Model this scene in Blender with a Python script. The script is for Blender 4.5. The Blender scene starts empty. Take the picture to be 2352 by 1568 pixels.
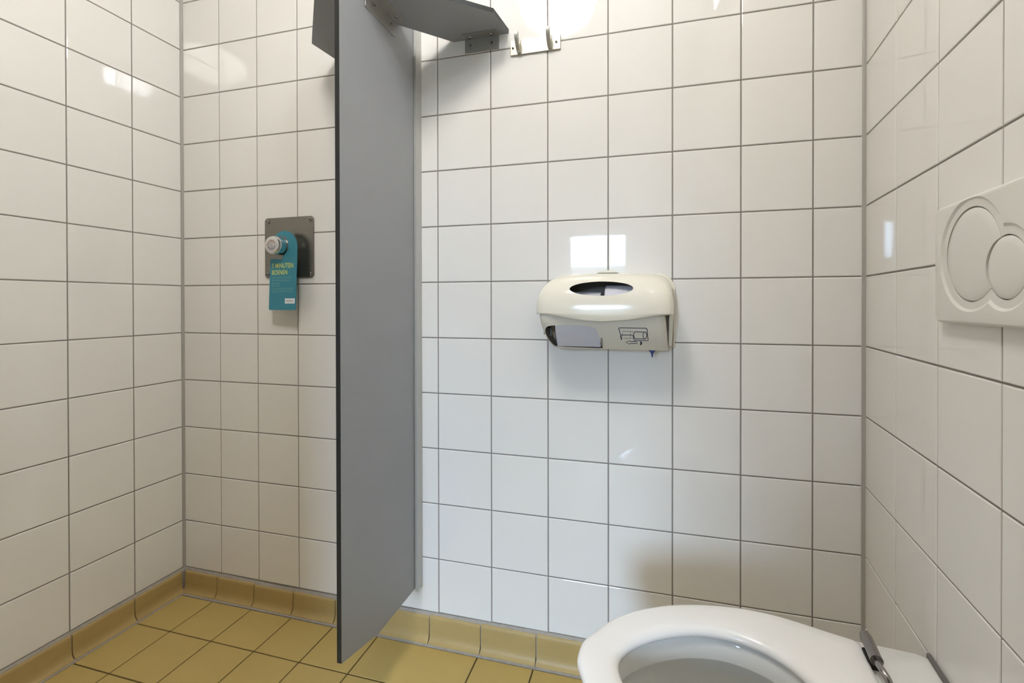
import bpy, bmesh, math, random
from mathutils import Vector, Matrix

random.seed(7)
S = bpy.context.scene
COL = S.collection

# ------------------------------------------------------------------ camera
F_PX, CX, CY = 1022.0675, 1222.978, 699.687          # focal length and principal point in a 2352 x 1568 frame
RX, RY, RZ = -0.00523, 0.00155, 0.25229
cam_d = bpy.data.cameras.new('camera')
cam = bpy.data.objects.new('camera', cam_d)
COL.objects.link(cam)
R3 = Matrix.Rotation(RZ, 3, 'Z') @ Matrix.Rotation(RY, 3, 'Y') @ Matrix.Rotation(RX, 3, 'X')
ax, ay, az = R3.col[0].copy(), R3.col[1].copy(), R3.col[2].copy()
m = Matrix.Identity(4)
for r in range(3):
    m[r][0], m[r][1], m[r][2] = ax[r], az[r], -ay[r]
m.translation = Vector((1.32044, -1.1218, 0.93525))
cam.matrix_world = m
cam_d.sensor_width = 36.0
cam_d.lens = 36.0 * F_PX / 2352.0
cam_d.shift_x = -(CX - 1176.0) / 2352.0
cam_d.shift_y = (CY - 784.0) / 2352.0
cam_d.clip_start = 0.01
S.camera = cam

# ------------------------------------------------------------------ world, exposure, light levels
SKY_COLOR, SKY_POWER = (0.56, 0.73, 1.0), 60.0      # overcast sky seen through the windows behind the viewpoint
LAMP_COLOR, LAMP_POWER = (1.0, 0.96, 0.90), 39.0
TRANSOM_COLOR, TRANSOM_POWER = (0.86, 0.94, 1.0), 92.0
w = bpy.data.worlds.new('world')
S.world = w
w.use_nodes = True
w.node_tree.nodes['Background'].inputs[0].default_value = (*SKY_COLOR, 1)
w.node_tree.nodes['Background'].inputs[1].default_value = SKY_POWER
S.view_settings.view_transform = 'Standard'
S.view_settings.look = 'None'
S.view_settings.exposure = 0.19
S.view_settings.gamma = 1.0
S.view_settings.use_curve_mapping = False
S.cycles.sample_clamp_indirect = 0.0                # keeps the bright lamp and window reflections in the glazed tiles
S.cycles.adaptive_threshold = 0.05
H = 2.50                                             # ceiling height

# ------------------------------------------------------------------ materials
def mat(name, color, rough=0.5, metal=0.0, spec=0.5, noise=None, bump=None, coat=0.0, emit=None, power=0.0):
    """noise=(scale, amount): colour mottling; bump=(scale, strength, distance): fine relief"""
    M = bpy.data.materials.new(name)
    M.use_nodes = True
    nt = M.node_tree
    b = nt.nodes['Principled BSDF']
    b.inputs['Base Color'].default_value = (*color, 1)
    b.inputs['Roughness'].default_value = rough
    b.inputs['Metallic'].default_value = metal
    b.inputs['Specular IOR Level'].default_value = spec
    b.inputs['Coat Weight'].default_value = coat
    tc = nt.nodes.new('ShaderNodeTexCoord')
    if noise:
        n = nt.nodes.new('ShaderNodeTexNoise')
        n.inputs['Scale'].default_value = noise[0]
        n.inputs['Detail'].default_value = 2
        nt.links.new(tc.outputs['Object'], n.inputs['Vector'])
        mr = nt.nodes.new('ShaderNodeMapRange')
        mr.inputs['To Min'].default_value = 1 - noise[1]
        mr.inputs['To Max'].default_value = 1 + noise[1]
        nt.links.new(n.outputs['Fac'], mr.inputs['Value'])
        v = nt.nodes.new('ShaderNodeVectorMath')
        v.operation = 'SCALE'
        v.inputs[0].default_value = color
        nt.links.new(mr.outputs['Result'], v.inputs['Scale'])
        nt.links.new(v.outputs['Vector'], b.inputs['Base Color'])
    if bump:
        n2 = nt.nodes.new('ShaderNodeTexNoise')
        n2.inputs['Scale'].default_value = bump[0]
        n2.inputs['Detail'].default_value = 0 if bump[0] < 20 else 2
        nt.links.new(tc.outputs['Object'], n2.inputs['Vector'])
        bp = nt.nodes.new('ShaderNodeBump')
        bp.inputs['Strength'].default_value = bump[1]
        bp.inputs['Distance'].default_value = bump[2]
        nt.links.new(n2.outputs['Fac'], bp.inputs['Height'])
        nt.links.new(bp.outputs['Normal'], b.inputs['Normal'])
    if emit:
        b.inputs['Emission Color'].default_value = (*emit, 1)
        b.inputs['Emission Strength'].default_value = power
    return M

MT = {
    'tile': mat('glazed_white_tile', (0.83, 0.805, 0.765), 0.035, spec=0.5, bump=(9, 0.035, 0.004)),
    'grout': mat('grey_wall_grout', (0.28, 0.25, 0.23), 0.9, spec=0.2, noise=(60, 0.12)),
    'ftile': mat('ochre_floor_tile', (0.50, 0.365, 0.125), 0.55, spec=0.3, noise=(14, 0.07), bump=(220, 0.08, 0.001)),
    'fgrout': mat('brown_floor_grout', (0.095, 0.065, 0.03), 0.9, spec=0.2, noise=(80, 0.2)),
    'cove': mat('ochre_cove_tile', (0.44, 0.315, 0.125), 0.42, spec=0.35, noise=(18, 0.08), bump=(150, 0.08, 0.001)),
    'mortar': mat('pale_grey_mortar', (0.37, 0.335, 0.29), 0.9, spec=0.2, noise=(90, 0.18), bump=(200, 0.3, 0.001)),
    'sealant': mat('grey_silicone', (0.42, 0.395, 0.36), 0.45, spec=0.4),
    'seal_dark': mat('dark_grey_silicone', (0.16, 0.15, 0.14), 0.5),
    'paint': mat('white_paint', (0.80, 0.79, 0.76), 0.7, spec=0.3),
    'front': mat('dark_low_bounce_wall', (0.16, 0.155, 0.15), 0.6, spec=0.3),  # kept dark so the unseen walls bounce little light
    'panel': mat('light_grey_laminate', (0.325, 0.335, 0.355), 0.42, spec=0.35, noise=(400, 0.05)),
    'core': mat('black_laminate_core', (0.012, 0.012, 0.011), 0.45),
    'alu': mat('brushed_aluminium', (0.42, 0.41, 0.39), 0.42, metal=0.7, noise=(120, 0.05)),
    'channel': mat('anodised_channel', (0.52, 0.52, 0.50), 0.4, metal=0.45),
    'steel': mat('brushed_steel_plate', (0.24, 0.225, 0.20), 0.36, metal=0.9, noise=(90, 0.06)),
    'chrome': mat('chrome', (0.78, 0.78, 0.78), 0.06, metal=1.0),
    'hinge': mat('dark_polished_steel', (0.36, 0.34, 0.33), 0.22, metal=1.0),
    'nickel': mat('brushed_nickel', (0.50, 0.475, 0.41), 0.42, metal=0.75),
    'screw': mat('zinc_screw', (0.42, 0.40, 0.37), 0.3, metal=1.0),
    'dark': mat('black_recess_shade', (0.01, 0.01, 0.01), 0.8),
    'cream': mat('cream_plastic', (0.80, 0.755, 0.64), 0.13, spec=0.5, bump=(7, 0.02, 0.004)),
    'beige': mat('beige_plastic', (0.69, 0.65, 0.56), 0.4, spec=0.4, bump=(300, 0.03, 0.001)),
    'inside': mat('grey_plastic_and_inside_shade', (0.17, 0.15, 0.12), 0.6),
    'paper': mat('white_toilet_paper', (0.60, 0.59, 0.63), 0.95, spec=0.1, noise=(60, 0.04), bump=(160, 0.3, 0.001)),  # white greyed to carry the shade inside the dispenser
    'card': mat('brown_card', (0.32, 0.25, 0.17), 0.9),
    'blue': mat('dark_blue_plastic', (0.012, 0.022, 0.16), 0.4),
    'ink': mat('navy_ink', (0.012, 0.012, 0.045), 0.6),
    'white': mat('white_plastic', (0.74, 0.72, 0.67), 0.3, spec=0.45),
    'seat': mat('white_seat_plastic', (0.90, 0.885, 0.86), 0.22, spec=0.45),
    'ceramic': mat('white_vitreous_china', (0.83, 0.825, 0.79), 0.08, spec=0.5),
    'water': mat('still_water', (0.35, 0.37, 0.35), 0.03, spec=0.5),
    'teal': mat('teal_card', (0.042, 0.245, 0.33), 0.45, spec=0.35),
    'teal_pale': mat('pale_teal_print', (0.085, 0.30, 0.335), 0.5),
    'lime': mat('yellow_green_print', (0.66, 0.72, 0.14), 0.5),
    'sticker': mat('white_sticker', (0.82, 0.85, 0.86), 0.5),
    'print_grey': mat('grey_print', (0.12, 0.14, 0.16), 0.6),
    'disc': mat('satin_white_disc', (0.62, 0.61, 0.585), 0.4, metal=0.2),
    'red': mat('red_print', (0.32, 0.07, 0.07), 0.5),
    'dblue': mat('blue_print', (0.05, 0.06, 0.16), 0.5),
    'lamp': mat('opal_lamp_glass', (0.9, 0.9, 0.88), 0.4, emit=LAMP_COLOR, power=LAMP_POWER),
    'day2': mat('frosted_daylight_pane', (0.5, 0.55, 0.6), 0.2, emit=TRANSOM_COLOR, power=TRANSOM_POWER),
}

def glass_mat():
    M = bpy.data.materials.new('window_glass')
    M.use_nodes = True
    nt = M.node_tree
    nt.nodes.remove(nt.nodes['Principled BSDF'])
    tr = nt.nodes.new('ShaderNodeBsdfTransparent'); tr.inputs[0].default_value = (0.93, 0.96, 0.96, 1)
    gl = nt.nodes.new('ShaderNodeBsdfGlossy'); gl.inputs['Roughness'].default_value = 0.02
    mx = nt.nodes.new('ShaderNodeMixShader'); mx.inputs[0].default_value = 0.06
    nt.links.new(tr.outputs[0], mx.inputs[1]); nt.links.new(gl.outputs[0], mx.inputs[2])
    nt.links.new(mx.outputs[0], nt.nodes['Material Output'].inputs['Surface'])
    return M
MT['glass'] = glass_mat()
MT['earth'] = mat('dark_ground', (0.10, 0.10, 0.085), 0.95, noise=(0.8, 0.2))

# ------------------------------------------------------------------ helpers
def link(name, me, mats, parent=None, loc=None, rot=None, smooth=None):
    o = bpy.data.objects.new(name, me)
    COL.objects.link(o)
    if isinstance(me, bpy.types.Mesh) and not me.materials:
        for k in ([mats] if isinstance(mats, str) else mats or []):
            me.materials.append(MT[k])
    if parent is not None:
        o.parent = parent
    if loc is not None:
        o.location = loc
    if rot is not None:
        o.rotation_euler = rot
    if smooth is not None:
        shade(me, smooth)
    return o

def shade(me, deg=40):
    """smooth faces, sharp edges above the angle"""
    bm = bmesh.new(); bm.from_mesh(me)
    for f in bm.faces:
        f.smooth = True
    lim = math.radians(deg)
    for e in bm.edges:
        e.smooth = not (len(e.link_faces) == 2 and e.calc_face_angle(0) > lim)
    bm.to_mesh(me); bm.free()

def mesh(name, verts, faces):
    me = bpy.data.meshes.new(name)
    me.from_pydata([tuple(v) for v in verts], [], faces)
    bm = bmesh.new(); bm.from_mesh(me)
    bmesh.ops.remove_doubles(bm, verts=bm.verts, dist=1e-6)
    bmesh.ops.recalc_face_normals(bm, faces=bm.faces)
    bm.to_mesh(me); bm.free()
    return me

def box_me(x0, x1, y0, y1, z0, z1, bevel=0.0, seg=2, name='box'):
    bm = bmesh.new()
    bmesh.ops.create_cube(bm, size=1)
    for v in bm.verts:
        v.co = Vector(((x0 + x1) / 2 + v.co.x * (x1 - x0), (y0 + y1) / 2 + v.co.y * (y1 - y0), (z0 + z1) / 2 + v.co.z * (z1 - z0)))
    if bevel:
        bmesh.ops.bevel(bm, geom=bm.edges[:], offset=bevel, segments=seg, profile=0.5, affect='EDGES')
    me = bpy.data.meshes.new(name)
    bm.to_mesh(me); bm.free()
    return me

def prism_me(pts, axis, a, b, bevel=0.0, seg=2, name='prism', edge_mat=None):
    """closed 2-D outline extruded along an axis from a to b. axis 'y': pts are (x,z); 'z': (x,y); 'x': (y,z)"""
    def P(p, t):
        return {'y': (p[0], t, p[1]), 'z': (p[0], p[1], t), 'x': (t, p[0], p[1])}[axis]
    bm = bmesh.new()
    lo = [bm.verts.new(P(p, a)) for p in pts]
    hi = [bm.verts.new(P(p, b)) for p in pts]
    f1 = bm.faces.new(lo); f2 = bm.faces.new(hi)
    n = len(pts)
    for i in range(n):
        f = bm.faces.new((lo[i], lo[(i + 1) % n], hi[(i + 1) % n], hi[i]))
        if edge_mat is not None:
            f.material_index = edge_mat
    bmesh.ops.recalc_face_normals(bm, faces=bm.faces)
    if bevel:
        ed = [e for e in bm.edges if (e.verts[0] in lo and e.verts[1] in lo) or (e.verts[0] in hi and e.verts[1] in hi)]
        bmesh.ops.bevel(bm, geom=ed, offset=bevel, segments=seg, profile=0.5, affect='EDGES')
    bmesh.ops.triangulate(bm, faces=[f for f in bm.faces if len(f.verts) > 4])
    me = bpy.data.meshes.new(name)
    bm.to_mesh(me); bm.free()
    return me

def lathe_me(prof, axis='y', n=40, center=(0, 0, 0), name='lathe'):
    """prof: (radius, t) along the axis; poles close"""
    V, Fc = [], []
    for r, t in prof:
        for k in range(n):
            a = 2 * math.pi * k / n
            c, s = r * math.cos(a), r * math.sin(a)
            p = {'y': (c, t, s), 'z': (c, s, t), 'x': (t, c, s)}[axis]
            V.append((p[0] + center[0], p[1] + center[1], p[2] + center[2]))
    for i in range(len(prof) - 1):
        for k in range(n):
            k2 = (k + 1) % n
            Fc.append((i * n + k, i * n + k2, (i + 1) * n + k2, (i + 1) * n + k))
    if prof[0][0] > 1e-6:
        Fc.append(tuple(range(n)))
    if prof[-1][0] > 1e-6:
        Fc.append(tuple((len(prof) - 1) * n + k for k in range(n)))
    me = bpy.data.meshes.new(name)
    me.from_pydata(V, [], Fc)
    bm = bmesh.new(); bm.from_mesh(me)
    bmesh.ops.remove_doubles(bm, verts=bm.verts, dist=1e-6)
    bmesh.ops.dissolve_degenerate(bm, edges=bm.edges, dist=1e-7)
    bmesh.ops.recalc_face_normals(bm, faces=bm.faces)
    bm.to_mesh(me); bm.free()
    return me

def tube_me(path, rad, n=14, name='tube'):
    path = [Vector(p) for p in path]
    rad = rad if isinstance(rad, (list, tuple)) else [rad] * len(path)
    V, Fc = [], []
    up = Vector((0, 0, 1))
    prev = None
    for i, p in enumerate(path):
        d = (path[min(i + 1, len(path) - 1)] - path[max(i - 1, 0)]).normalized()
        if prev is None:
            a = d.cross(up)
            if a.length < 1e-3:
                a = d.cross(Vector((1, 0, 0)))
            a.normalize()
        else:
            a = (prev - d * prev.dot(d)).normalized()
        prev = a
        b = d.cross(a)
        for k in range(n):
            t = 2 * math.pi * k / n
            V.append(p + (a * math.cos(t) + b * math.sin(t)) * rad[i])
    for i in range(len(path) - 1):
        for k in range(n):
            k2 = (k + 1) % n
            Fc.append((i * n + k, i * n + k2, (i + 1) * n + k2, (i + 1) * n + k))
    Fc.append(tuple(range(n))); Fc.append(tuple((len(path) - 1) * n + k for k in range(n)))
    return mesh(name, V, Fc)

def rounded_rect(x0, x1, z0, z1, r, n=6):
    out = []
    for cx, cz, a0 in ((x1 - r, z1 - r, 0), (x0 + r, z1 - r, 90), (x0 + r, z0 + r, 180), (x1 - r, z0 + r, 270)):
        for k in range(n + 1):
            a = math.radians(a0 + 90 * k / n)
            out.append((cx + r * math.cos(a), cz + r * math.sin(a)))
    return out

def ellipse(cx, cz, rx, rz, n=48):
    return [(cx + rx * math.cos(2 * math.pi * k / n), cz + rz * math.sin(2 * math.pi * k / n)) for k in range(n)]

def catmull(pts, sub=6, closed=False):
    out = []
    n = len(pts)
    rng = range(n if closed else n - 1)
    for i in rng:
        g = (lambda j: pts[j % n]) if closed else (lambda j: pts[max(0, min(n - 1, j))])
        p0, p1, p2, p3 = g(i - 1), g(i), g(i + 1), g(i + 2)
        for k in range(sub):
            t = k / sub
            out.append(tuple(0.5 * (2 * p1[q] + (p2[q] - p0[q]) * t + (2 * p0[q] - 5 * p1[q] + 4 * p2[q] - p3[q]) * t * t
                                    + (3 * p1[q] - p0[q] - 3 * p2[q] + p3[q]) * t ** 3) for q in range(len(p1))))
    if not closed:
        out.append(tuple(pts[-1]))
    return out

def evaluated(o):
    dg = bpy.context.evaluated_depsgraph_get()
    dg.update()
    return bpy.data.meshes.new_from_object(o.evaluated_get(dg))

def carve(me, cutters, solidify=0.0):
    """thicken a mesh and subtract cutter meshes; returns the finished mesh"""
    o = bpy.data.objects.new('tmp', me); COL.objects.link(o)
    if solidify:
        sm = o.modifiers.new('s', 'SOLIDIFY'); sm.thickness = solidify; sm.offset = -1
    cs = []
    for c in cutters:
        co = bpy.data.objects.new('tmpc', c); COL.objects.link(co); cs.append(co)
        bo = o.modifiers.new('b', 'BOOLEAN'); bo.operation = 'DIFFERENCE'; bo.solver = 'EXACT'; bo.object = co
    out = evaluated(o)
    for q in [o] + cs:
        bpy.data.objects.remove(q)
    return out

def text_me(body, x0, z0, wid, hei, y, bold=0.0):
    """lettering fitted into a box, facing -y"""
    cu = bpy.data.curves.new('t', 'FONT')
    cu.body = body
    cu.offset = bold
    o = bpy.data.objects.new('tmp', cu); COL.objects.link(o)
    me = evaluated(o)
    bpy.data.objects.remove(o)
    xs = [v.co.x for v in me.vertices]; ys = [v.co.y for v in me.vertices]
    ax_, bx_, ay_, by_ = min(xs), max(xs), min(ys), max(ys)
    for v in me.vertices:
        v.co = Vector((x0 + (v.co.x - ax_) / (bx_ - ax_) * wid, y, z0 + (v.co.y - ay_) / (by_ - ay_) * hei))
    me.materials.clear()
    return me

def empty(name, loc=(0, 0, 0), rotz=0.0):
    o = bpy.data.objects.new(name, None)
    COL.objects.link(o)
    o.empty_display_size = 0.05
    o.location = loc
    o.rotation_euler = (0, 0, rotz)
    return o

def tag(o, label, cat, group=None):
    o['label'] = label; o['category'] = cat
    if group:
        o['group'] = group
    return o

def structure(o, label=None, cat=None):
    o['kind'] = 'structure'
    if label:
        o['label'] = label
    if cat:
        o['category'] = cat
    return o

# ------------------------------------------------------------------ tiled walls
P = 0.153                       # wall tile pitch
Z0 = 0.073                      # underside of the lowest wall tile row
GAP = 0.0028
TCACHE = {}
def tile_mesh(wd, hg, th=0.008, bev=0.0016, key='tile'):
    k = (round(wd, 4), round(hg, 4), key)
    if k in TCACHE:
        return TCACHE[k]
    V, Fc = [], []
    for ins, y in ((0, th), (0, bev), (bev * 0.3, bev * 0.3), (bev, 0.0)):
        a, b = wd / 2 - ins, hg / 2 - ins
        V += [(-a, y, -b), (a, y, -b), (a, y, b), (-a, y, b)]
    for i in range(3):
        for j in range(4):
            j2 = (j + 1) % 4
            Fc.append((i * 4 + j, i * 4 + j2, i * 4 + 4 + j2, i * 4 + 4 + j))
    Fc.append((12, 13, 14, 15))
    me = mesh('tile', V, Fc)
    TCACHE[k] = me
    return me

def tiled_wall(name, loc, rotz, x0, x1, joints, rows_top, label, skip=None, bottoms=None):
    """local frame: x along the wall, glazed face at y=0, looking to -y"""
    wall = link(name, box_me(x0, x1, 0.0016, 0.09, 0.0, H), 'grout', None, loc, (0, 0, rotz))
    structure(wall, label, 'wall')
    for i in range(len(joints) - 1):
        a, b = joints[i], joints[i + 1]
        for rI in range(rows_top):
            za = Z0 + rI * P
            zb = min(za + P, H - 0.002)
            if rI == 0 and bottoms:
                za = bottoms(i)
            if zb - za < 0.02 or (skip and skip(a, b, za, zb)):
                continue
            wd, hg = b - a - GAP, zb - za - GAP
            t = link('wall_tile', tile_mesh(wd, hg), 'tile', wall, ((a + b) / 2, 0, (za + zb) / 2))
            t.rotation_euler = (random.gauss(0, 0.0009), 0, random.gauss(0, 0.0009))
    return wall

ROWS = 16
XL, XR = -0.146, 1.781
AL, AR = 0.00857, -0.10591
JX = [XL + 0.003, 0.005, 0.152, 0.301, 0.4535, 0.608, 0.7625, 0.917, 1.0722, 1.2263, 1.3795, 1.5313, 1.6802, XR - 0.004]
tiled_wall('wall_back', (0, 0, 0), 0, XL - 0.12, XR + 0.12, JX, ROWS, 'white square tiled wall behind the paper dispenser',
           bottoms=lambda i: 0.0735 if i < 5 else min(0.0825, 0.0755 + 0.0014 * (i - 4)))
DEPTH = 1.55
PHL = math.pi / 2 - AL            # left wall: local x runs away from the camera
PHR = math.atan2(-math.cos(AR), math.sin(AR))
JL = [-0.004] + [-(0.14427 + k * P) for k in range(10)]
JL = sorted(JL)
tiled_wall('wall_left', (XL, 0, 0), PHL, -1.55, -0.0, JL, ROWS, 'white tiled side wall of the shower corner')
JR = [0.004] + [0.16209 + k * P for k in range(10)]
TR = (0.87, 1.13, 2.305, 2.415)     # high window on the right wall: along-wall and height limits
tiled_wall('wall_right', (XR, 0, 0), PHR, 0.0, 1.55, JR, ROWS, 'white tiled wall carrying the flush plate',
           skip=lambda a, b, za, zb: a > TR[0] - 0.08 and b < TR[1] + 0.11 and za > 2.1)

def multi_box(boxes):
    bm = bmesh.new()
    for q in boxes:
        me = box_me(*q); bm.from_mesh(me); bpy.data.meshes.remove(me)
    me = bpy.data.meshes.new('boxes'); bm.to_mesh(me); bm.free()
    return me
WY = -DEPTH                        # unseen front wall; its doorway is added to steer daylight from the passage window
DOOR, SLIT = (0.60, 1.21, 0.0, 2.02), (1.372, 1.425, 0.80, 1.50)  # pier between door and slit stands in for the person blocking daylight
WIN = (0.44, 1.11, 0.42, 1.72)
PY = -4.0                         # far wall of the passage
fw = link('wall_front', multi_box([(-0.4, DOOR[0], WY - 0.1, WY, 0, H), (DOOR[0], DOOR[1], WY - 0.1, WY, DOOR[3], H), (DOOR[1], SLIT[0], WY - 0.1, WY, 0, H),
                                   (SLIT[0], SLIT[1], WY - 0.1, WY, 0, SLIT[2]), (SLIT[0], SLIT[1], WY - 0.1, WY, SLIT[3], H), (SLIT[1], 1.9, WY - 0.1, WY, 0, H)]), 'front')
structure(fw, 'unseen grey wall with a doorway shaped to steer the daylight', 'wall')
fp_ = link('wall_passage', multi_box([(-1.6, 2.8, PY - 0.12, PY, 0, WIN[2]), (-1.6, 2.8, PY - 0.12, PY, WIN[3], 2.6), (-1.6, WIN[0], PY - 0.12, PY, WIN[2], WIN[3]), (WIN[1], 2.8, PY - 0.12, PY, WIN[2], WIN[3]),
                                      (-1.7, -1.6, PY - 0.12, WY - 0.1, 0, 2.6), (2.8, 2.9, PY - 0.12, WY - 0.1, 0, 2.6), (-1.7, 2.9, PY - 0.12, WY - 0.1, 2.6, 2.7), (-1.7, -0.4, WY - 0.1, WY, 0, 2.6), (1.9, 2.9, WY - 0.1, WY, 0, 2.6), (-0.4, 1.9, WY - 0.1, WY, H, 2.6)]), 'front')
structure(fp_, 'grey passage wall with a window beyond the doorway', 'wall')
pf = link('floor_passage', box_me(-1.7, 2.9, PY - 0.12, WY - 0.1, -0.06, -0.003), 'fgrout')
structure(pf, 'dark passage floor beyond the doorway', 'floor')
ce = link('ceiling', box_me(-0.4, 2.0, -DEPTH - 0.1, 0.12, H, H + 0.1), 'paint')
structure(ce, 'plain white ceiling', 'ceiling')

# corner sealant strips
def corner_bead(name, x, y, ang, z0, z1, rr):
    pts = [(0, 0), (rr, 0), (rr * 0.46, rr * 0.18), (rr * 0.18, rr * 0.46), (0, rr)]
    me = prism_me(pts, 'z', z0, z1)
    o = link(name, me, 'sealant', None, (x, y, 0), (0, 0, ang), smooth=60)
    return structure(o, 'grey sealant in the tiled wall corner', 'sealant')
corner_bead('trim_1', XL, 0.001, -math.pi / 2, 0.07, H - 0.003, 0.0065)
corner_bead('trim_2', XR, 0.001, math.pi, 0.08, H - 0.003, 0.0078)

# ------------------------------------------------------------------ floor
fl = link('floor', box_me(-0.4, 1.9, -DEPTH - 0.1, 0.1, -0.06, -0.0022), 'fgrout')
structure(fl, 'ochre tiled floor with dark joints', 'floor')
FX = [-0.124, 0.003, 0.1505, 0.297, 0.442, 0.588, 0.7365, 0.8865, 1.0385, 1.187, 1.335, 1.483, 1.631, 1.757]
FY = [-0.026, -0.1565] + [-0.1565 - 0.1487 * k for k in range(1, 10)]
def floor_tile(xa, xb, ya, yb):
    g = 0.0034
    me = tile_mesh(xb - xa - g, ya - yb - g, 0.008, 0.0012, 'floor')
    o = link('floor_tile', me, 'ftile', fl, ((xa + xb) / 2, (ya + yb) / 2, 0), (-math.pi / 2, 0, 0))
    o.rotation_euler = (-math.pi / 2 + random.gauss(0, 0.001), random.gauss(0, 0.001), 0)
for j in range(len(FY) - 1):
    i = 0
    while i < len(FX) - 1:
        step = 2 if (j == 0 and i == 5) else 1
        xb = FX[i + step]
        xw = XR + math.sin(AR) * (-FY[j + 1])
        if FX[i] < xw - 0.05:
            floor_tile(FX[i], min(xb, xw - 0.026), FY[j], FY[j + 1])
        i += step

# cove skirting tiles
COVE = [(0.0, 1.0), (0.0045, 1.0), (0.0075, 0.975), (0.0092, 0.93), (0.0098, 0.85), (0.0100, 0.42), (0.0112, 0.27), (0.0140, 0.155),
        (0.0178, 0.09), (0.0205, 0.062), (0.0212, 0.02), (0.0212, -0.02), (0.0, -0.02)]
def cove_me(length, h):
    return prism_me([(-d, q * h) for d, q in COVE], 'x', -length / 2, length / 2)
def cove_run(name, loc, rotz, x0, x1, joints, hfun, label):
    """mortar bed with cove tiles in front of it"""
    h1 = max(hfun(joints[0]), hfun(joints[-1]))
    bed = link(name, prism_me([(-0.0030, -0.002), (-0.0030, 0.006), (-0.0262, 0.0012), (-0.0262, -0.002)], 'x', x0, x1), 'mortar', None, loc, (0, 0, rotz))
    structure(bed, label, 'baseboard')
    top = []
    n = 40
    V, Fc = [], []
    for i in range(n + 1):
        x = x0 + (x1 - x0) * i / n
        hh = hfun(x)
        for d, z in ((0.004, 0.01), (-0.0055, 0.01), (-0.0068, hh - 0.004), (-0.0050, hh + 0.0008), (-0.0012, hh + 0.0052), (0.004, hh + 0.0052)):
            V.append((x, d, z))
        if i:
            for k in range(6):
                k2 = (k + 1) % 6
                Fc.append(((i - 1) * 6 + k, (i - 1) * 6 + k2, i * 6 + k2, i * 6 + k))
    Fc += [tuple(range(6)), tuple(n * 6 + k for k in range(6))]
    link('mortar_joint', mesh('mortar', V, Fc), 'mortar', bed)
    for i in range(len(joints) - 1):
        a, b = joints[i], joints[i + 1]
        h = hfun((a + b) / 2)
        link('cove_tile', cove_me(b - a - 0.0032, h), 'cove', bed, ((a + b) / 2, -0.0002, 0), (random.gauss(0, 0.004), 0, random.gauss(0, 0.003)), smooth=35)
    return bed
def hb(x):
    if x < 0.6:
        return 0.0675 - 0.0035 * math.exp(-((x - 0.25) / 0.15) ** 2)
    return min(0.0765, 0.0715 + (x - 0.7) * 0.012)
CB = [XL + 0.014, -0.001, 0.1435, 0.2885, 0.4365, 0.588, 0.7395, 0.8897, 1.0421, 1.193, 1.343, 1.493, 1.643, XR - 0.012]
cove_run('baseboard_back', (0, 0, 0), 0, XL, XR, CB, hb, 'ochre cove tile skirting along the back wall')
CLJ = sorted([-0.014] + [-(0.152 + 0.147 * k) for k in range(10)])
cove_run('baseboard_left', (XL, 0, 0), PHL, -1.545, 0.0, CLJ, lambda x: 0.0675, 'ochre cove tile skirting along the shower side wall')
CRJ = [0.014] + [0.150 + 0.148 * k for k in range(10)]
cove_run('baseboard_right', (XR, 0, 0), PHR, 0.0, 1.545, CRJ, lambda x: 0.074, 'ochre cove tile skirting below the toilet')

# ------------------------------------------------------------------ windows (all behind or above the view, seen only as reflections)
def window(name, loc, rotz, x0, x1, z0, z1, nx, nz, paneM, label, f=0.035):
    """frame stands proud of the wall face at y=0, looking to -y"""
    bm = bmesh.new()
    def bar(a, b, c, d, dep=0.03):
        me = box_me(a, b, -dep, 0.0, c, d, 0.002, 1)
        bm.from_mesh(me); bpy.data.meshes.remove(me)
    bar(x0 - f, x1 + f, z0 - f, z0); bar(x0 - f, x1 + f, z1, z1 + f); bar(x0 - f, x0, z0, z1); bar(x1, x1 + f, z0, z1)
    for i in range(1, nx):
        x = x0 + (x1 - x0) * i / nx
        bar(x - 0.008, x + 0.008, z0, z1, 0.024)
    for i in range(1, nz):
        z = z0 + (z1 - z0) * i / nz
        bar(x0, x1, z - 0.01, z + 0.01, 0.024)
    me = bpy.data.meshes.new(name); bm.to_mesh(me); bm.free()
    o = link(name, me, 'paint', None, loc, (0, 0, rotz))
    structure(o, label, 'window')
    for i in range(nx):
        for j in range(nz):
            a, b = x0 + (x1 - x0) * i / nx, x0 + (x1 - x0) * (i + 1) / nx
            c, d = z0 + (z1 - z0) * j / nz, z0 + (z1 - z0) * (j + 1) / nz
            link('pane', box_me(a + 0.006, b - 0.006, -0.012, -0.006, c + 0.006, d - 0.006), paneM, o)
    return o
window('window_1', (0, PY - 0.05, 0), math.pi, -WIN[1] + 0.03, -WIN[0] - 0.03, WIN[2] + 0.03, WIN[3] - 0.03, 2, 1, 'glass', 'two pane window across the passage behind the viewpoint', 0.03)
pl = bpy.data.lights.new('window_portal', 'AREA')          # guides sampling of the sky through the opening
pl.shape = 'RECTANGLE'; pl.size = WIN[1] - WIN[0]; pl.size_y = WIN[3] - WIN[2]
pl.cycles.is_portal = True
po = bpy.data.objects.new('window_portal', pl); COL.objects.link(po)
po.location = ((WIN[0] + WIN[1]) / 2, PY - 0.13, (WIN[2] + WIN[3]) / 2)
po.rotation_euler = (math.pi / 2, 0, 0)
gd = link('ground', box_me(-30, 30, -60, PY - 0.2, -0.5, -0.3), 'earth')
structure(gd, 'dark ground outside the window', 'ground')
gw = link('sky_blocker', box_me(-30, 30, -24.3, -24.0, -0.3, 3.0), 'earth')  # added out of view to keep low sky light off the upper walls
structure(gw, 'unseen dark blocker hiding the low sky outside the window', 'wall')
window('window_2', (XR, 0, 0), PHR, TR[0], TR[1], TR[2], TR[3], 3, 1, 'day2', 'high three pane window on the toilet side wall', 0.02)

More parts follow.
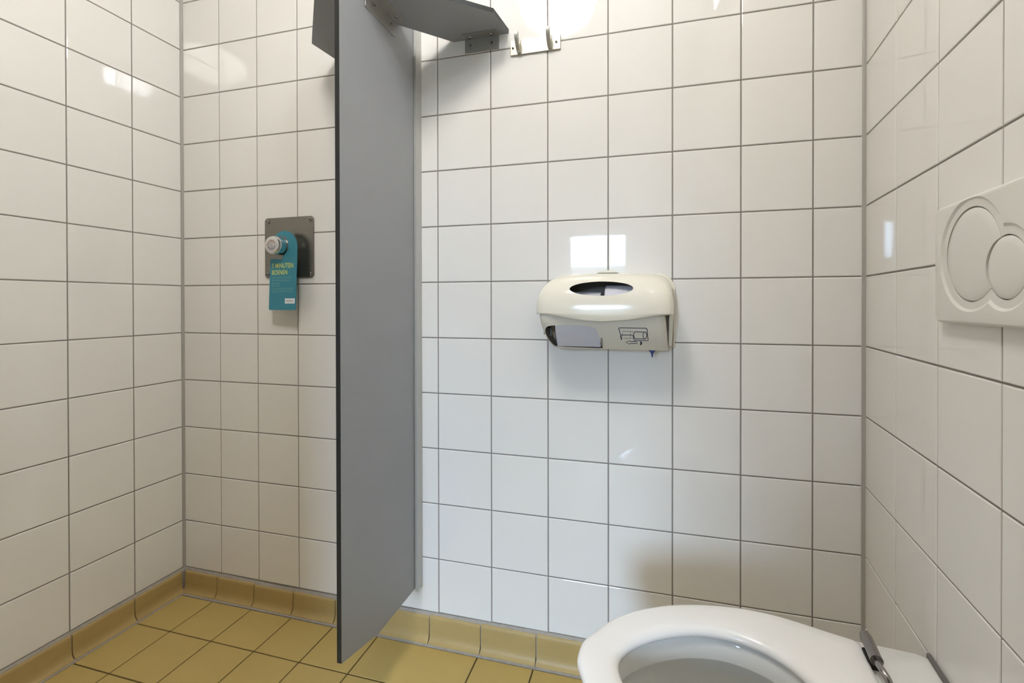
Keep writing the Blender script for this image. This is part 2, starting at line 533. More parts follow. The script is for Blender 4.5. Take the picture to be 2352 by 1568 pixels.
# ------------------------------------------------------------------ ceiling lamp (seen as a reflection in the tiles)
lp = tag(empty('ceiling_lamp', (0.898, -1.01, H)), 'round opal ceiling lamp above the toilet stall', 'lamp')
link('lamp_base', lathe_me([(0.0, 0.0), (0.120, 0.0), (0.120, -0.060), (0.176, -0.080), (0.186, -0.094), (0.184, -0.108), (0.0, -0.108)], 'z', 48), 'paint', lp, smooth=40)
prof = [(0.0, -0.108)] + [(0.180 * math.cos(math.radians(a)), -0.110 - 0.122 * math.sin(math.radians(a))) for a in range(0, 90, 9)] + [(0.0, -0.232)]
link('lamp_dome', lathe_me(prof, 'z', 48), 'lamp', lp, smooth=60)

# ------------------------------------------------------------------ partition between shower and toilet
pt = tag(empty('partition_screen', (0.7, -0.17, 0.0)), 'tall light grey laminate partition with black edges, fixed to the tiled wall', 'partition')
PX0, PX1, PYF = 0.6955, 0.7065, -0.331
def sub(o):     # parts of the partition are modelled in room coordinates
    o.matrix_parent_inverse = Matrix.Translation((-0.7, 0.17, 0.0))
    return o
outline = [(-0.006, 0.155), (-0.20, 0.155), (PYF, 0.1865), (PYF, 1.77), (-0.006, 1.77)]
sub(link('panel', prism_me(outline, 'x', PX0, PX1, edge_mat=1), ['panel', 'core'], pt))
ch = [(PX0 - 0.0075, 0.0), (PX1 + 0.0075, 0.0), (PX1 + 0.0075, -0.030), (PX1 + 0.0008, -0.030), (PX1 + 0.0008, -0.0045), (PX0 - 0.0008, -0.0045), (PX0 - 0.0008, -0.030), (PX0 - 0.0075, -0.030)]
sub(link('wall_channel', prism_me(ch, 'z', 0.148, 1.77), 'channel', pt))['label'] = 'pale aluminium wall channel'
GZ = 1.6425
XM = (PX0 + PX1) / 2
def gusset_pts(s):
    if s < 0:
        return [(PX0, -0.316), (PX0, -0.105), (0.590, 0.0), (0.4445, 0.0), (0.434, -0.092), (0.600, -0.274)]
    return [(PX1, -0.290), (PX1, -0.105), (0.812, 0.0), (0.968, 0.0), (0.957, -0.089)]
def screw(parent, loc, rot, r=0.0048):
    """low round head with a dark hexagon socket"""
    key = ('screw', r)
    if key not in TCACHE:
        me = lathe_me([(0.0, -0.0022), (r * 0.42, -0.0022), (r * 0.46, -0.0008), (r * 0.5, -0.0026), (r * 0.8, -0.0024), (r, -0.0008), (r, 0.0004), (0, 0.0004)][::-1], 'y', 16)
        me.materials.append(MT['screw']); me.materials.append(MT['dark'])
        for p in me.polygons:
            c = p.center
            if math.hypot(c.x, c.z) < r * 0.47:
                p.material_index = 1  # shade of the socket painted black
        shade(me, 40)
        TCACHE[key] = me
    return link('screw', TCACHE[key], None, parent, loc, rot)
for s in (1, -1):
    sub(link('brace', prism_me(gusset_pts(s), 'z', GZ, GZ + 0.0115, edge_mat=1), ['panel', 'core'], pt))['label'] = 'grey corner brace board with black edges'
    xf = PX1 if s > 0 else PX0
    def leg(name, x0, x1, y0, y1, z0, z1, x0b, x1b, y0b, y1b, z0b, z1b):
        bm = bmesh.new()
        for q in ((x0, x1, y0, y1, z0, z1), (x0b, x1b, y0b, y1b, z0b, z1b)):
            xa, xb = sorted(q[:2])
            me = box_me(xa, xb, *q[2:], 0.0006, 1); bm.from_mesh(me); bpy.data.meshes.remove(me)
        me = bpy.data.meshes.new(name); bm.to_mesh(me); bm.free()
        return sub(link(name, me, 'alu', pt))
    # bracket on the panel
    b1 = leg('angle_bracket', xf, xf + s * 0.003, -0.246, -0.122, 1.601, GZ, xf, xf + s * 0.026, -0.246, -0.118, GZ - 0.003, GZ)
    b1['label'] = 'aluminium angle bracket under the brace'
    for yy in (-0.216, -0.146):
        screw(b1, (xf + s * 0.0038, yy, 1.620), (0, 0, math.pi / 2 * s))
        screw(b1, (xf + s * 0.016, yy + 0.004, GZ - 0.0038), (math.pi / 2, 0, 0), 0.0042)
    # bracket on the wall
    c0, c1 = sorted((XM + s * (0.846 - XM), XM + s * (0.942 - XM)))
    b2 = leg('angle_bracket', c0, c1, -0.0042, -0.0012, 1.606, GZ, c0, c1, -0.027, -0.0012, GZ - 0.003, GZ)
    b2['label'] = 'aluminium angle bracket under the brace'
    for xx in (c0 + 0.018, c1 - 0.018):
        screw(b2, (xx, -0.0050, 1.622), (0, 0, 0))
        screw(b2, (xx, -0.0155, GZ - 0.0038), (math.pi / 2, 0, 0), 0.0042)

# ------------------------------------------------------------------ hook rail
hr = tag(empty('coat_hook_rail', (1.0405, -0.0006, 1.60)), 'brushed metal rail with two coat hooks on the tiled wall', 'coat hooks')
link('rail_plate', box_me(-0.0665, 0.0665, -0.0045, 0.0, -0.0195, 0.0195, 0.0007, 1), 'nickel', hr)
hook_prof = catmull([(0.0, 0.0175), (-0.003, 0.0165), (-0.0048, 0.010), (-0.0058, 0.0), (-0.0062, -0.006), (-0.0085, -0.006), (-0.0150, 0.004), (-0.0225, 0.0175), (-0.0262, 0.0235)], 3) \
    + [(-0.0312, 0.0225), (-0.0322, 0.0175)] + catmull([(-0.0300, 0.010), (-0.0220, -0.0035), (-0.0135, -0.0130), (-0.0060, -0.0165), (0.0, -0.0165)], 3)
for hx in (-0.0425, 0.0395):
    link('hook', prism_me(hook_prof, 'x', hx - 0.0048, hx + 0.0048, 0.0007, 1), 'nickel', hr, (0, -0.0044, 0), smooth=35)
for hx in (-0.0595, 0.0560):
    screw(hr, (hx, -0.0052, -0.001), (0, 0, 0), 0.0030)

# ------------------------------------------------------------------ shower control
sc = tag(empty('shower_control', (0.2725, -0.0006, 1.1025)), 'square steel plate with round chrome push knob on the shower wall', 'shower control')
link('backing_plate', prism_me(rounded_rect(-0.0885, 0.0885, -0.0915, 0.0915, 0.011), 'y', -0.003, 0.0, 0.0007, 1), 'steel', sc, smooth=35)
for sx in (-1, 1):
    for sz in (-1, 1):
        screw(sc, (sx * 0.077, -0.0040, sz * 0.0805), (0, 0, 0), 0.0062)
KX = -0.0065
kn = link('knob', lathe_me([(0.0, -0.003), (0.0285, -0.003), (0.0290, -0.0065), (0.0262, -0.009), (0.0258, -0.016), (0.0275, -0.019), (0.0278, -0.025), (0.0272, -0.050), (0.0262, -0.0555), (0.0240, -0.0585), (0.0, -0.0585)], 'y', 48,
                       (KX, 0, 0.001)), 'chrome', sc, smooth=35)
kn['label'] = 'round chrome push knob'
link('dial_disc', lathe_me([(0.0, -0.0580), (0.0242, -0.0580), (0.0242, -0.0596), (0.0232, -0.0602), (0.0, -0.0602)], 'y', 40, (KX, 0, 0.001)), 'disc', kn, smooth=35)
def arc_strip(r0, r1, a0, a1, y, n=24, cx=KX, cz=0.001):
    V, Fc = [], []
    for k in range(n + 1):
        a = math.radians(a0 + (a1 - a0) * k / n)
        for r in (r0, r1):
            V.append((cx + r * math.cos(a), y, cz + r * math.sin(a)))
    for k in range(n):
        Fc.append((2 * k, 2 * k + 1, 2 * k + 3, 2 * k + 2))
    return mesh('arc', V, Fc)
def joined(meshes, name='joined'):
    bm = bmesh.new()
    for me in meshes:
        bm.from_mesh(me); bpy.data.meshes.remove(me)
    me = bpy.data.meshes.new(name); bm.to_mesh(me); bm.free()
    return me
YD = -0.0606
link('red_ring_mark', joined([arc_strip(0.0125, 0.0140, 15, 190, YD), arc_strip(0.0094, 0.0104, 15, 190, YD)]), 'red', kn)
link('blue_ring_mark', joined([arc_strip(0.0125, 0.0140, 195, 350, YD), arc_strip(0.0094, 0.0104, 195, 350, YD)]), 'dblue', kn)
link('finger_mark', joined([arc_strip(0.0028, 0.0036, 0, 360, YD, 20, KX, 0.0048), arc_strip(0.0022, 0.0030, 0, 360, YD, 20, KX, -0.0028),
                            arc_strip(0.0150, 0.0205, -4, -1, YD, 2), arc_strip(0.0150, 0.0205, 179, 182, YD, 2)]), 'print_grey', kn)

# ------------------------------------------------------------------ teal hanger card on the knob
tg = tag(empty('hanger_tag', (0.2800, -0.030, 1.0980)), 'teal hanger card with yellow lettering hooked over the chrome shower knob', 'hanging sign')
tg.rotation_euler = (math.radians(-2.0), 0, math.radians(-3.0))
RW, RH = 0.0500, 0.0305
pts = []
for k in range(25):                                   # outer arc, right side over the top to the upper left
    a = math.radians(0 + 158 * k / 24)
    pts.append((RW * math.cos(a), RW * math.sin(a)))
hc = (-0.0135, 0.006)
for k in range(29):                                   # back along the hole that holds the knob
    a = math.radians(152 - 215 * k / 28)
    pts.append((hc[0] + RH * math.cos(a), hc[1] + RH * math.sin(a)))
pts += [(-0.006, -0.0345), (-0.046, -0.0310), (-0.0500, -0.0345), (-0.0505, -0.181), (-0.0485, -0.184), (0.0480, -0.184), (0.0500, -0.182)]
link('card', prism_me(pts, 'y', -0.0008, 0.0008), 'teal', tg)
YT = -0.0010
link('lettering', joined([text_me('5 MINUTEN', -0.0415, -0.0600, 0.0790, 0.0140, YT, 0.008), text_me('BOENEN', -0.0415, -0.0795, 0.0575, 0.0140, YT, 0.008)]), 'lime', tg)['label'] = 'yellow green words 5 MINUTEN BOENEN'
bars = []
rr = random.Random(3)
for r, zc in enumerate((-0.0880, -0.0965, -0.1055, -0.1130, -0.1215, -0.1290)):
    x = -0.0415
    xe = (0.034, 0.030, -0.008, -0.010, 0.040, 0.037)[r]
    while x < xe:
        wl = rr.uniform(0.004, 0.011)
        q = mesh('q', [(x, YT, zc - 0.0024), (min(x + wl, xe), YT, zc - 0.0024), (min(x + wl, xe), YT, zc + 0.0024), (x, YT, zc + 0.0024)], [(0, 1, 2, 3)])
        bars.append(q)
        x += wl + 0.0022
link('faded_text', joined(bars), 'teal_pale', tg)['label'] = 'faded illegible pale text lines'
stk = link('sticker', box_me(0.0100, 0.0462, -0.0014, -0.0007, -0.1650, -0.1500), 'sticker', tg)
stk['label'] = 'small white sticker'
link('sticker_print', text_me('stayokay', 0.0140, -0.1615, 0.0280, 0.0085, -0.0016, 0.0), 'print_grey', stk)

# ------------------------------------------------------------------ toilet paper dispenser
dp = tag(empty('paper_dispenser', (1.22, -0.0006, 0.824)), 'cream plastic twin toilet paper dispenser on the tiled wall', 'paper dispenser')
def spow(v, p):
    return math.copysign(abs(v) ** p, v)
HW, ZC, AD, BZ = 0.158, 0.081, 0.124, 0.1015           # half width, centre height above the base, depth, height of the dome
def zbot(x):
    t = max(-1, min(1, (x - 0.003) / 0.150))
    return 0.0840 - 0.0155 * (0.5 + 0.5 * math.cos(math.pi * t)) ** 0.85
def cover_me():
    nx, na, nb = 60, 22, 8
    V, Fc = [], []
    for i in range(nx + 1):
        tau = -math.pi / 2 + math.pi * i / nx
        n = 4.0 if tau < 0 else 5.5
        x = HW * spow(math.sin(tau), 2 / n)
        e = max(0.02, abs(math.cos(tau)) ** (2 / n))
        for k in range(na + 1):
            ph = math.pi / 2 * k / na
            d = AD * e ** 0.45 * abs(math.sin(ph)) ** (2 / 2.5)
            z = ZC + 0.006 + (BZ - 0.006) * e * abs(math.cos(ph)) ** (2 / 2.5)
            V.append((x, -d, z))
        zb = zbot(x)
        for k in range(1, nb + 1):
            t = k / nb
            z = ZC + 0.006 + (zb - ZC - 0.006) * t
            d = AD * e ** 0.45 * (1 - 0.025 * t * t)
            V.append((x, -d, z))
    m_ = na + nb + 1
    for i in range(nx):
        for k in range(m_ - 1):
            Fc.append((i * m_ + k, (i + 1) * m_ + k, (i + 1) * m_ + k + 1, i * m_ + k + 1))
    me = bpy.data.meshes.new('cover')
    me.from_pydata(V, [], Fc)
    bm = bmesh.new(); bm.from_mesh(me)
    bmesh.ops.remove_doubles(bm, verts=bm.verts, dist=1e-6)
    bmesh.ops.recalc_face_normals(bm, faces=bm.faces)
    f = max(bm.faces, key=lambda f: -f.calc_center_median().y)
    if f.normal.y > 0:
        bmesh.ops.reverse_faces(bm, faces=bm.faces)
    bm.to_mesh(me); bm.free()
    return me
cut = prism_me(ellipse(-0.001, 0.1425, 0.0715, 0.0165), 'y', -0.30, -0.045)
link('cover', carve(cover_me(), [cut], 0.0028), 'cream', dp, smooth=38)['label'] = 'glossy cream cover with oval sight window'
# lower body front, closed round the opening
def body_depth(z):
    k = max(0.0, min(1.0, (0.092 - z) / 0.090))
    return 0.1130 - 0.038 * k ** 2.0
def body_xl(z):
    k = max(0.0, min(1.0, (0.092 - z) / 0.090))
    return -0.1470 + 0.027 * k ** 2.2
def body_xr(z):
    k = max(0.0, min(1.0, (0.092 - z) / 0.090))
    return 0.1385 + 0.009 * k
def body_me():
    V, Fc = [], []
    nz, nx = 16, 44
    for j in range(nz + 1):
        z = 0.102 - 0.100 * j / nz
        xl, xr, D = body_xl(z), body_xr(z), body_depth(z)
        rc = 0.022
        row = [(xl, -0.012)]
        for k in range(6):
            a = math.pi / 2 * k / 5
            row.append((xl + rc - rc * math.cos(a), -(D - rc + rc * math.sin(a))))
        for k in range(1, nx):
            row.append((xl + rc + (xr - xl - 2 * rc) * k / nx, -D))
        for k in range(6):
            a = math.pi / 2 * (1 - k / 5)
            row.append((xr - rc + rc * math.cos(a), -(D - rc + rc * math.sin(a))))
        row.append((xr, -0.012))
        V += [(x, y, z) for x, y in row]
    m_ = len(row)
    for j in range(nz):
        for k in range(m_ - 1):
            Fc.append((j * m_ + k, j * m_ + k + 1, (j + 1) * m_ + k + 1, (j + 1) * m_ + k))
    # underside
    base = nz * m_
    Fc.append(tuple(base + k for k in range(m_)))
    me = bpy.data.meshes.new('body')
    me.from_pydata(V, [], Fc)
    bm = bmesh.new(); bm.from_mesh(me)
    bmesh.ops.recalc_face_normals(bm, faces=bm.faces)
    f = min(bm.faces, key=lambda f: f.calc_center_median().y)
    if f.normal.y > 0:
        bmesh.ops.reverse_faces(bm, faces=bm.faces)
    bm.to_mesh(me); bm.free()
    return me
hole = catmull([(-0.1320, 0.034), (-0.1330, 0.044), (-0.1270, 0.0540), (-0.110, 0.0575), (-0.070, 0.0590), (-0.035, 0.0575), (-0.0160, 0.0530), (-0.0090, 0.044), (-0.0060, 0.030), (-0.0015, 0.0125), (0.0, 0.0060), (-0.0030, 0.0045),
                (-0.060, 0.0050), (-0.106, 0.0065), (-0.116, 0.0090), (-0.126, 0.020)], 5, True)
link('body', carve(body_me(), [prism_me(hole, 'y', -0.30, -0.050)], 0.0025), 'beige', dp, smooth=38)['label'] = 'matt beige lower body with paper opening'
# added dark shell as the shade inside, back plate and lock tab
link('inner_shade_shell', joined([box_me(-0.125, 0.130, -0.0090, -0.0070, 0.004, 0.165), box_me(-0.1350, -0.1330, -0.075, -0.0070, 0.050, 0.140), box_me(-0.0020, 0.0005, -0.095, -0.0070, 0.012, 0.120)]), 'inside', dp)
bp_pts = [(-0.112, 0.004)] + [(-0.132, 0.020), (-0.147, 0.08)] + [(-0.147 + 0.045 * (1 - math.cos(a)), 0.135 + 0.046 * math.sin(a)) for a in [math.pi / 2 * k / 8 for k in range(9)]] \
    + [(0.1635 - 0.036 * (1 - math.cos(a)), 0.145 + 0.036 * math.sin(a)) for a in [math.pi / 2 * (1 - k / 8) for k in range(9)]] + [(0.1635, 0.006), (0.158, 0.002)]
link('back_plate', prism_me(bp_pts, 'y', -0.0065, 0.0, 0.001, 2), 'cream', dp, smooth=35)
wing = [(-0.0185, 0.004), (-0.0185, 0.142), (-0.0065, 0.150), (-0.0065, 0.002)]
link('side_flange', prism_me(wing, 'x', 0.1600, 0.1635, 0.0006, 1), 'cream', dp)
wing2 = [(-0.0200, 0.006), (-0.0480, 0.010), (-0.0850, 0.070), (-0.1010, 0.0885), (-0.0960, 0.110), (-0.0200, 0.140)]
link('side_wing', prism_me(wing2, 'x', 0.1475, 0.1565, 0.0025, 2), 'cream', dp, smooth=40)
tabp = [(0.0265 * math.cos(a) + 0.008, 0.1815 + 0.0075 * math.sin(a)) for a in [math.pi * k / 16 for k in range(17)]]
link('lock_tab', prism_me(tabp, 'y', -0.028, -0.004, 0.0015, 2), 'cream', dp, smooth=40)
link('roll_arm', joined([box_me(-0.1425, -0.1385, -0.070, -0.055, 0.034, 0.060, 0.001, 1), tube_me([(-0.139, -0.062, 0.05), (-0.128, -0.062, 0.05), (-0.1245, -0.064, 0.044), (-0.1255, -0.066, 0.030)], 0.0032, 8)]), 'inside', dp)
# blue lever under the body
lev = [(0.0920, 0.0022), (0.1330, 0.0022), (0.1330, 0.0006), (0.1200, 0.0000)] + [(0.1160, -0.0030), (0.1135, -0.0090), (0.1130, -0.0145), (0.1115, -0.0160), (0.1100, -0.0145), (0.1095, -0.0090), (0.1070, -0.0030), (0.1030, 0.0000), (0.0920, 0.0006)]
link('release_lever', prism_me([(x, z) for x, z in lev], 'y', -0.062, -0.052, 0.0006, 1), 'blue', dp)['label'] = 'small dark blue release lever'
# printed pictogram: ribbons lying on the body front
IC_U, IC_V, IC_W, IC_H = 0.0385, 0.0540, 0.0640, 0.0400
def icon_pt(u, v):          # u,v in 0..1 of the printed panel, v down
    z = IC_V - v * IC_H
    x = IC_U + u * IC_W
    return Vector((x, -body_depth(z) - 0.0004, z))
def ribbon(path, wd=0.0016, closed=False):
    V, Fc = [], []
    q = [icon_pt(*p) for p in path]
    n = len(q)
    for i in range(n):
        a = q[(i - 1) % n] if (closed or i) else q[i]
        b = q[(i + 1) % n] if (closed or i < n - 1) else q[i]
        d = (b - a).normalized()
        s_ = Vector((-d.z, 0, d.x)).normalized() * wd / 2
        V += [q[i] + s_, q[i] - s_]
    for i in range(n if closed else n - 1):
        j = (i + 1) % n
        Fc.append((2 * i, 2 * i + 1, 2 * j + 1, 2 * j))
    return mesh('rib', V, Fc)
def dens(pts, k=4, closed=False):
    out = []
    n = len(pts)
    for i in range(n if closed else n - 1):
        a, b = pts[i], pts[(i + 1) % n]
        for t in range(k):
            out.append((a[0] + (b[0] - a[0]) * t / k, a[1] + (b[1] - a[1]) * t / k))
    if not closed:
        out.append(pts[-1])
    return out
rib = []
rib.append(ribbon(dens([(0.085, 0.66), (0.06, 0.40), (0.0, 0.03), (0.03, 0.0), (0.93, 0.0), (0.965, 0.04), (1.0, 0.72), (0.52, 0.72), (0.495, 0.45), (0.45, 0.41), (0.12, 0.41), (0.06, 0.46)])))
rib.append(ribbon(dens([(0.065, 0.47), (0.09, 0.70)]), 0.0026))
rib.append(ribbon(dens([(0.52, 0.28), (0.54, 0.215), (0.86, 0.215)]) ))
rib.append(ribbon(dens([(0.515, 0.28), (0.51, 0.45), (0.55, 0.62), (0.90, 0.62)])))
rib.append(ribbon([(0.89 + 0.062 * math.cos(a), 0.415 + 0.205 * math.sin(a)) for a in [2 * math.pi * k / 24 for k in range(24)]], 0.0015, True))
for (a, b) in (((0.14, 0.20), (0.50, 0.20)), ((0.16, 0.60), (0.50, 0.60)), ((0.40, 0.22), (0.40, 0.58)), ((0.115, 0.26), (0.125, 0.56))):
    for k in range(6):
        t0, t1 = k / 6 + 0.02, k / 6 + 0.105
        rib.append(ribbon([(a[0] + (b[0] - a[0]) * t, a[1] + (b[1] - a[1]) * t) for t in (t0, t1)], 0.0014))
rib.append(ribbon([(0.22, 0.83), (0.355, 0.745), (0.385, 0.79), (0.62, 0.79), (0.63, 0.90), (0.395, 0.90), (0.36, 0.945)], 0.0014, True))
rib.append(ribbon(dens([(0.745, 0.78), (0.77, 0.90), (0.72, 0.965)]), 0.0036))
link('pictogram', joined(rib), 'ink', dp)['label'] = 'navy printed roll change pictogram'

def roll(name, x0, x1, zc, r, label, tail=False):
    t = tag(empty(name, ((x0 + x1) / 2, -0.0565, zc - r)), label, 'toilet roll', 'toilet rolls in the dispenser')
    L = x1 - x0
    paper = link('paper', lathe_me([(0.02, -L / 2), (r - 0.002, -L / 2), (r, -L / 2 + 0.002), (r, L / 2 - 0.002), (r - 0.002, L / 2), (0.02, L / 2)], 'x', 40, (0, 0, r)), 'paper', t, smooth=35)
    if tail:
        pts_ = [(0.0005 - r * math.cos(a), r + r * math.sin(a)) for a in [math.radians(30 - 6 * k) for k in range(6)]] + [(-r + 0.001, r - 0.02), (-r + 0.012, r - 0.045), (-r + 0.033, r - 0.0765)]
        V, Fc = [], []
        for k, (y, z) in enumerate(pts_):
            for dx in (-L / 2 + 0.001, L / 2 - 0.001):
                V += [(dx, y - 0.0010, z), (dx, y - 0.0003, z)]
            if k:
                a, b = 4 * (k - 1), 4 * k
                Fc += [(a, a + 2, b + 2, b), (a + 1, a + 3, b + 3, b + 1), (a, a + 1, b + 1, b), (a + 2, a + 3, b + 3, b + 2)]
        link('loose_sheet', mesh('sheet', V, Fc), 'paper', t, smooth=60)
    link('core', lathe_me([(0.018, -L / 2 - 0.0005), (0.0205, -L / 2 - 0.0005), (0.0205, L / 2 + 0.0005), (0.018, L / 2 + 0.0005)], 'x', 24, (0, 0, r)), 'card', t, smooth=35)
roll('toilet_roll', 1.112, 1.2165, 0.9075, 0.0530, 'white toilet roll showing in the lower opening of the dispenser', True)
roll('toilet_roll', 1.226, 1.332, 0.9220, 0.0530, 'white spare toilet roll in the right half of the dispenser')

# ------------------------------------------------------------------ flush plate on the right wall
FS = 0.461
fp = tag(empty('flush_plate', (XR + math.sin(AR) * FS, -math.cos(AR) * FS, 0.9885), PHR), 'white plastic dual flush plate with two round buttons on the tiled wall', 'flush plate')
fp_base = prism_me(rounded_rect(-0.123, 0.123, -0.083, 0.083, 0.012, 8), 'y', -0.0135, -0.0006, 0.0055, 4)
B1, B2 = (-0.0315, 0.0075, 0.0600), (0.0385, -0.0140, 0.0365)
def cone(c, r0, y0, r1, y1):
    return lathe_me([(r0, y0), (r1, y1)], 'y', 64, (c[0], 0, c[1]))
cuts = [cone(B1, B1[2] + 0.0150, -0.0141, B1[2] + 0.0105, -0.0112), cone(B2, B2[2] + 0.0150, -0.0141, B2[2] + 0.0105, -0.0112),
        cone(B1, B1[2] + 0.0013, -0.020, B1[2] + 0.0013, -0.006), cone(B2, B2[2] + 0.0013, -0.020, B2[2] + 0.0013, -0.006)]
link('plate', carve(fp_base, cuts), 'white', fp, smooth=20)
def button(c, r, y0, y1):
    prof = [(0.0, y1 - 0.0012), (r * 0.5, y1 - 0.0010), (r * 0.8, y1 - 0.0004), (r - 0.0022, y1 + 0.0004), (r - 0.0006, y1 + 0.0012), (r, y1 + 0.0028), (r, y0), (0.0, y0)]
    return lathe_me(prof, 'y', 64, (c[0], 0, c[1]))
big = carve(button(B1, B1[2], -0.0062, -0.0115), [cone(B2, B2[2] + 0.0013, -0.030, B2[2] + 0.0013, 0.0)])
link('full_flush_button', big, 'white', fp, smooth=30)
link('half_flush_button', button(B2, B2[2], -0.0062, -0.0118), 'white', fp, smooth=30)

# ------------------------------------------------------------------ wall hung toilet
TS = 0.493
PHT = math.atan2(-math.sin(AR), -math.cos(AR))         # local x points out of the wall
tl = tag(empty('toilet', (XR + math.sin(AR) * TS, -math.cos(AR) * TS, 0.0), PHT), 'white wall hung toilet with raised seat ring lying flat over the bowl', 'toilet')
N = 240
def sym(half):
    """half outline from the front tip (y=0) to the back (y=0), mirrored"""
    return list(half) + [(x, -y) for x, y in half[-2:0:-1]]
def polar(outline, c, n=N):
    """distance from c to the outline for n even angles"""
    out = []
    m_ = len(outline)
    for k in range(n):
        a = 2 * math.pi * k / n
        dx, dy = math.cos(a), math.sin(a)
        best = 0
        for i in range(m_):
            x0, y0 = outline[i][0] - c[0], outline[i][1] - c[1]
            x1, y1 = outline[(i + 1) % m_][0] - c[0], outline[(i + 1) % m_][1] - c[1]
            ex, ey = x1 - x0, y1 - y0
            den = dx * ey - dy * ex
            if abs(den) < 1e-12:
                continue
            t = (x0 * ey - y0 * ex) / den
            s_ = (x0 * dy - y0 * dx) / den
            if -1e-9 <= s_ <= 1 + 1e-9 and t > best:
                best = t
        out.append(best)
    return out
TC = (0.315, 0.0)
seat_half = catmull([(0.5140, 0.0), (0.5115, 0.022), (0.4975, 0.048), (0.4810, 0.078), (0.4500, 0.112), (0.4150, 0.138), (0.3720, 0.161), (0.3216, 0.178), (0.2715, 0.1880), (0.2170, 0.1890), (0.1730, 0.1820), (0.1320, 0.1735), (0.1040, 0.1685)], 5) + [(0.100, 0.163), (0.0995, 0.0)]
hole_half = catmull([(0.4520, 0.0), (0.4490, 0.016), (0.4360, 0.040), (0.4100, 0.066), (0.3770, 0.089), (0.3420, 0.105), (0.3090, 0.1120), (0.2770, 0.1115), (0.2450, 0.1030), (0.2170, 0.0860), (0.1970, 0.0650), (0.1830, 0.0410), (0.1770, 0.0)], 5)
so, sh = polar(sym(seat_half), TC), polar(sym(hole_half), TC)
def rings_mesh(rings, close=False, cap=None):
    V, Fc = [], []
    for rg in rings:
        V += rg
    n = len(rings[0])
    for i in range(len(rings) if close else len(rings) - 1):
        j = (i + 1) % len(rings)
        for k in range(n):
            k2 = (k + 1) % n
            Fc.append((i * n + k, i * n + k2, j * n + k2, j * n + k))
    if cap:
        if 'first' in cap:
            Fc.append(tuple(range(n)))
        if 'last' in cap:
            Fc.append(tuple((len(rings) - 1) * n + k for k in range(n)))
    return mesh('rings', V, Fc)
def ring(rad, z, off=0.0, c=TC):
    return [(c[0] + (rad[k] + off) * math.cos(2 * math.pi * k / N), c[1] + (rad[k] + off) * math.sin(2 * math.pi * k / N), z) for k in range(N)]
def mixr(a, b, t):
    return [a[k] + (b[k] - a[k]) * t for k in range(N)]
ZS = 0.3835
sec = [(0.0, 'o', -0.0040, 0.0), (0, 'o', -0.0012, 0.0025), (0, 'o', 0.0, 0.007), (0, 'o', -0.0008, 0.0115), (0, 'o', -0.0038, 0.0150), (0, 'o', -0.0090, 0.0170)]
rings = []
for _, _, off, dz in sec:
    rings.append(ring(so, ZS + dz, off))
for t in (0.3, 0.5, 0.7):
    rings.append(ring(mixr(so, sh, t), ZS + 0.0178 + (0.0004 if t == 0.5 else 0)))
for off, dz in ((0.0130, 0.0170), (0.0065, 0.0148), (0.0018, 0.0105), (0.0, 0.0060), (0.0012, 0.0015), (0.0040, 0.0)):
    rings.append(ring(sh, ZS + dz, off))
link('seat_ring', rings_mesh(rings, close=True), 'seat', tl, smooth=60)
# ceramic pan: outer shell, flat rim, overhanging inner rim, bowl
rim_half = catmull([(0.5060, 0.0), (0.5035, 0.022), (0.4890, 0.050), (0.4720, 0.078), (0.4420, 0.109), (0.4080, 0.133), (0.3660, 0.155), (0.3170, 0.172), (0.2680, 0.183), (0.2150, 0.188), (0.1500, 0.1925), (0.0800, 0.1940)], 5) + [(0.0075, 0.1950), (0.004, 0.1925), (0.004, 0.0)]
ro = polar(sym(rim_half), TC)
def low(sx, sy, back):
    return polar(sym([(back + (x - 0.004) * sx, y * sy) for x, y in rim_half]), (TC[0] * sx, 0))
ZR = 0.3825
rings = []
for z, sx, sy in ((0.075, 0.50, 0.52), (0.085, 0.60, 0.60), (0.13, 0.72, 0.70), (0.20, 0.86, 0.82), (0.27, 0.95, 0.92), (0.33, 0.985, 0.98)):
    rings.append([(0.004 + (x - 0.004) * sx, y * sy, z) for x, y, _ in ring(ro, z)])
rings += [ring(ro, 0.365), ring(ro, ZR - 0.006), ring(ro, ZR - 0.0018, -0.0018), ring(ro, ZR, -0.006)]
hi = [r + 0.006 for r in sh]
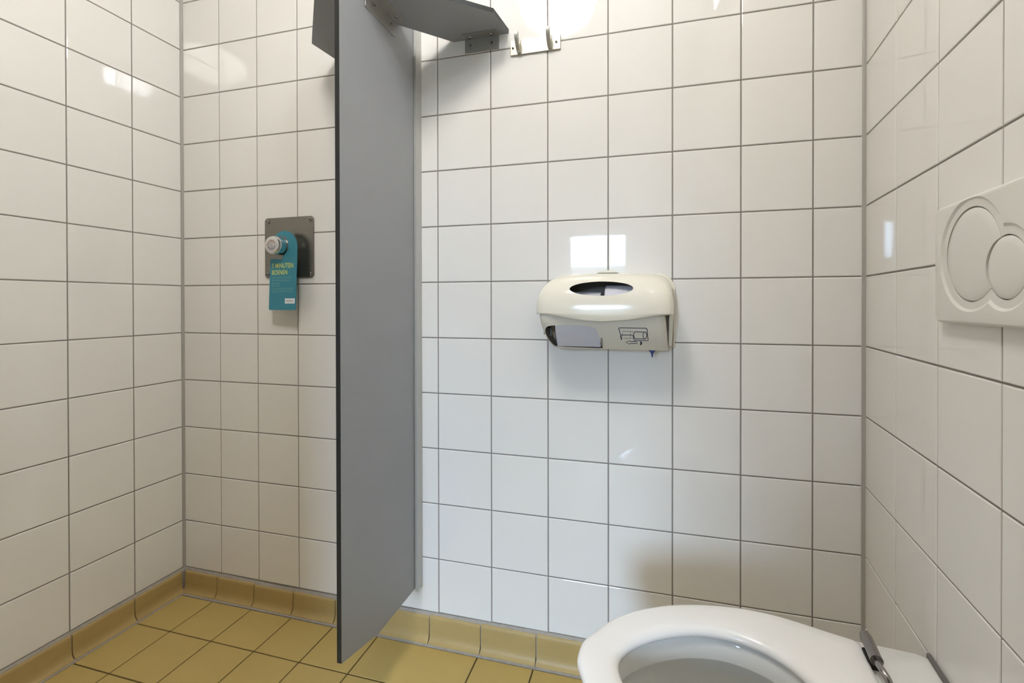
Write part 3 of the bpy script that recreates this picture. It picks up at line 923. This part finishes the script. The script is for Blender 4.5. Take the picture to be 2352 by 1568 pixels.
rings += [ring(hi, ZR, 0.008), ring(hi, ZR - 0.003, 0.002), ring(hi, ZR - 0.008, 0.0), ring(hi, 0.356, -0.002), ring(hi, 0.347, -0.001), ring(hi, 0.344, 0.004), ring(hi, 0.345, 0.016), ring(hi, 0.337, 0.022),
          ring(hi, 0.29, 0.016), ring(hi, 0.25, -0.004), ring([r * 0.70 for r in hi], 0.205), ring([r * 0.48 for r in hi], 0.165), ring([r * 0.34 for r in hi], 0.125), ring([r * 0.22 for r in hi], 0.110)]
link('pan', rings_mesh(rings, cap=('first', 'last')), 'ceramic', tl, smooth=50)
link('water', rings_mesh([ring([r * 0.46 for r in hi], 0.162), ring([r * 0.02 for r in hi], 0.162)], cap=('last',)), 'water', tl)
# grey gasket strip between pan and wall
gk = [(0.0002, -0.1955), (0.0055, -0.1955), (0.0062, -0.1910), (0.0062, 0.1910), (0.0055, 0.1955), (0.0002, 0.1955)]
link('gasket', prism_me(gk, 'z', 0.12, ZR + 0.0035, 0.001, 1), 'seal_dark', tl)['label'] = 'dark grey sealant along the wall'
for s in (-1, 1):
    hg = link('hinge', tube_me(catmull([(0.0925, s * 0.170, 0.4080), (0.0930, s * 0.1685, 0.4080), (0.0935, s * 0.150, 0.4080), (0.0945, s * 0.1180, 0.4080), (0.0946, s * 0.1165, 0.4080)], 3), [0.004] + [0.0074] * 3 + [0.0085] * 8 + [0.0066], 18), 'hinge', tl, smooth=40)
    hg['label'] = 'polished steel seat hinge'
    link('hinge_rod', tube_me(catmull([(0.0946, s * 0.120, 0.4080), (0.0946, s * 0.106, 0.4080), (0.0925, s * 0.097, 0.4070), (0.0890, s * 0.090, 0.4020), (0.0870, s * 0.086, 0.3940), (0.0870, s * 0.084, 0.3830)], 4), 0.0044, 12), 'hinge', hg, smooth=40)
    link('hinge_base', lathe_me([(0.0, ZR + 0.004), (0.012, ZR + 0.004), (0.0165, ZR + 0.002), (0.0175, ZR), (0.0, ZR)], 'z', 28, (0.087, s * 0.084, 0)), 'hinge', hg, smooth=40)
    link('seat_gap_block', box_me(0.0885, 0.1035, min(s * 0.122, s * 0.150), max(s * 0.122, s * 0.150), 0.388, 0.402, 0.001, 1), 'dark', hg)  # black block filling the dark seam under the hinge barrel
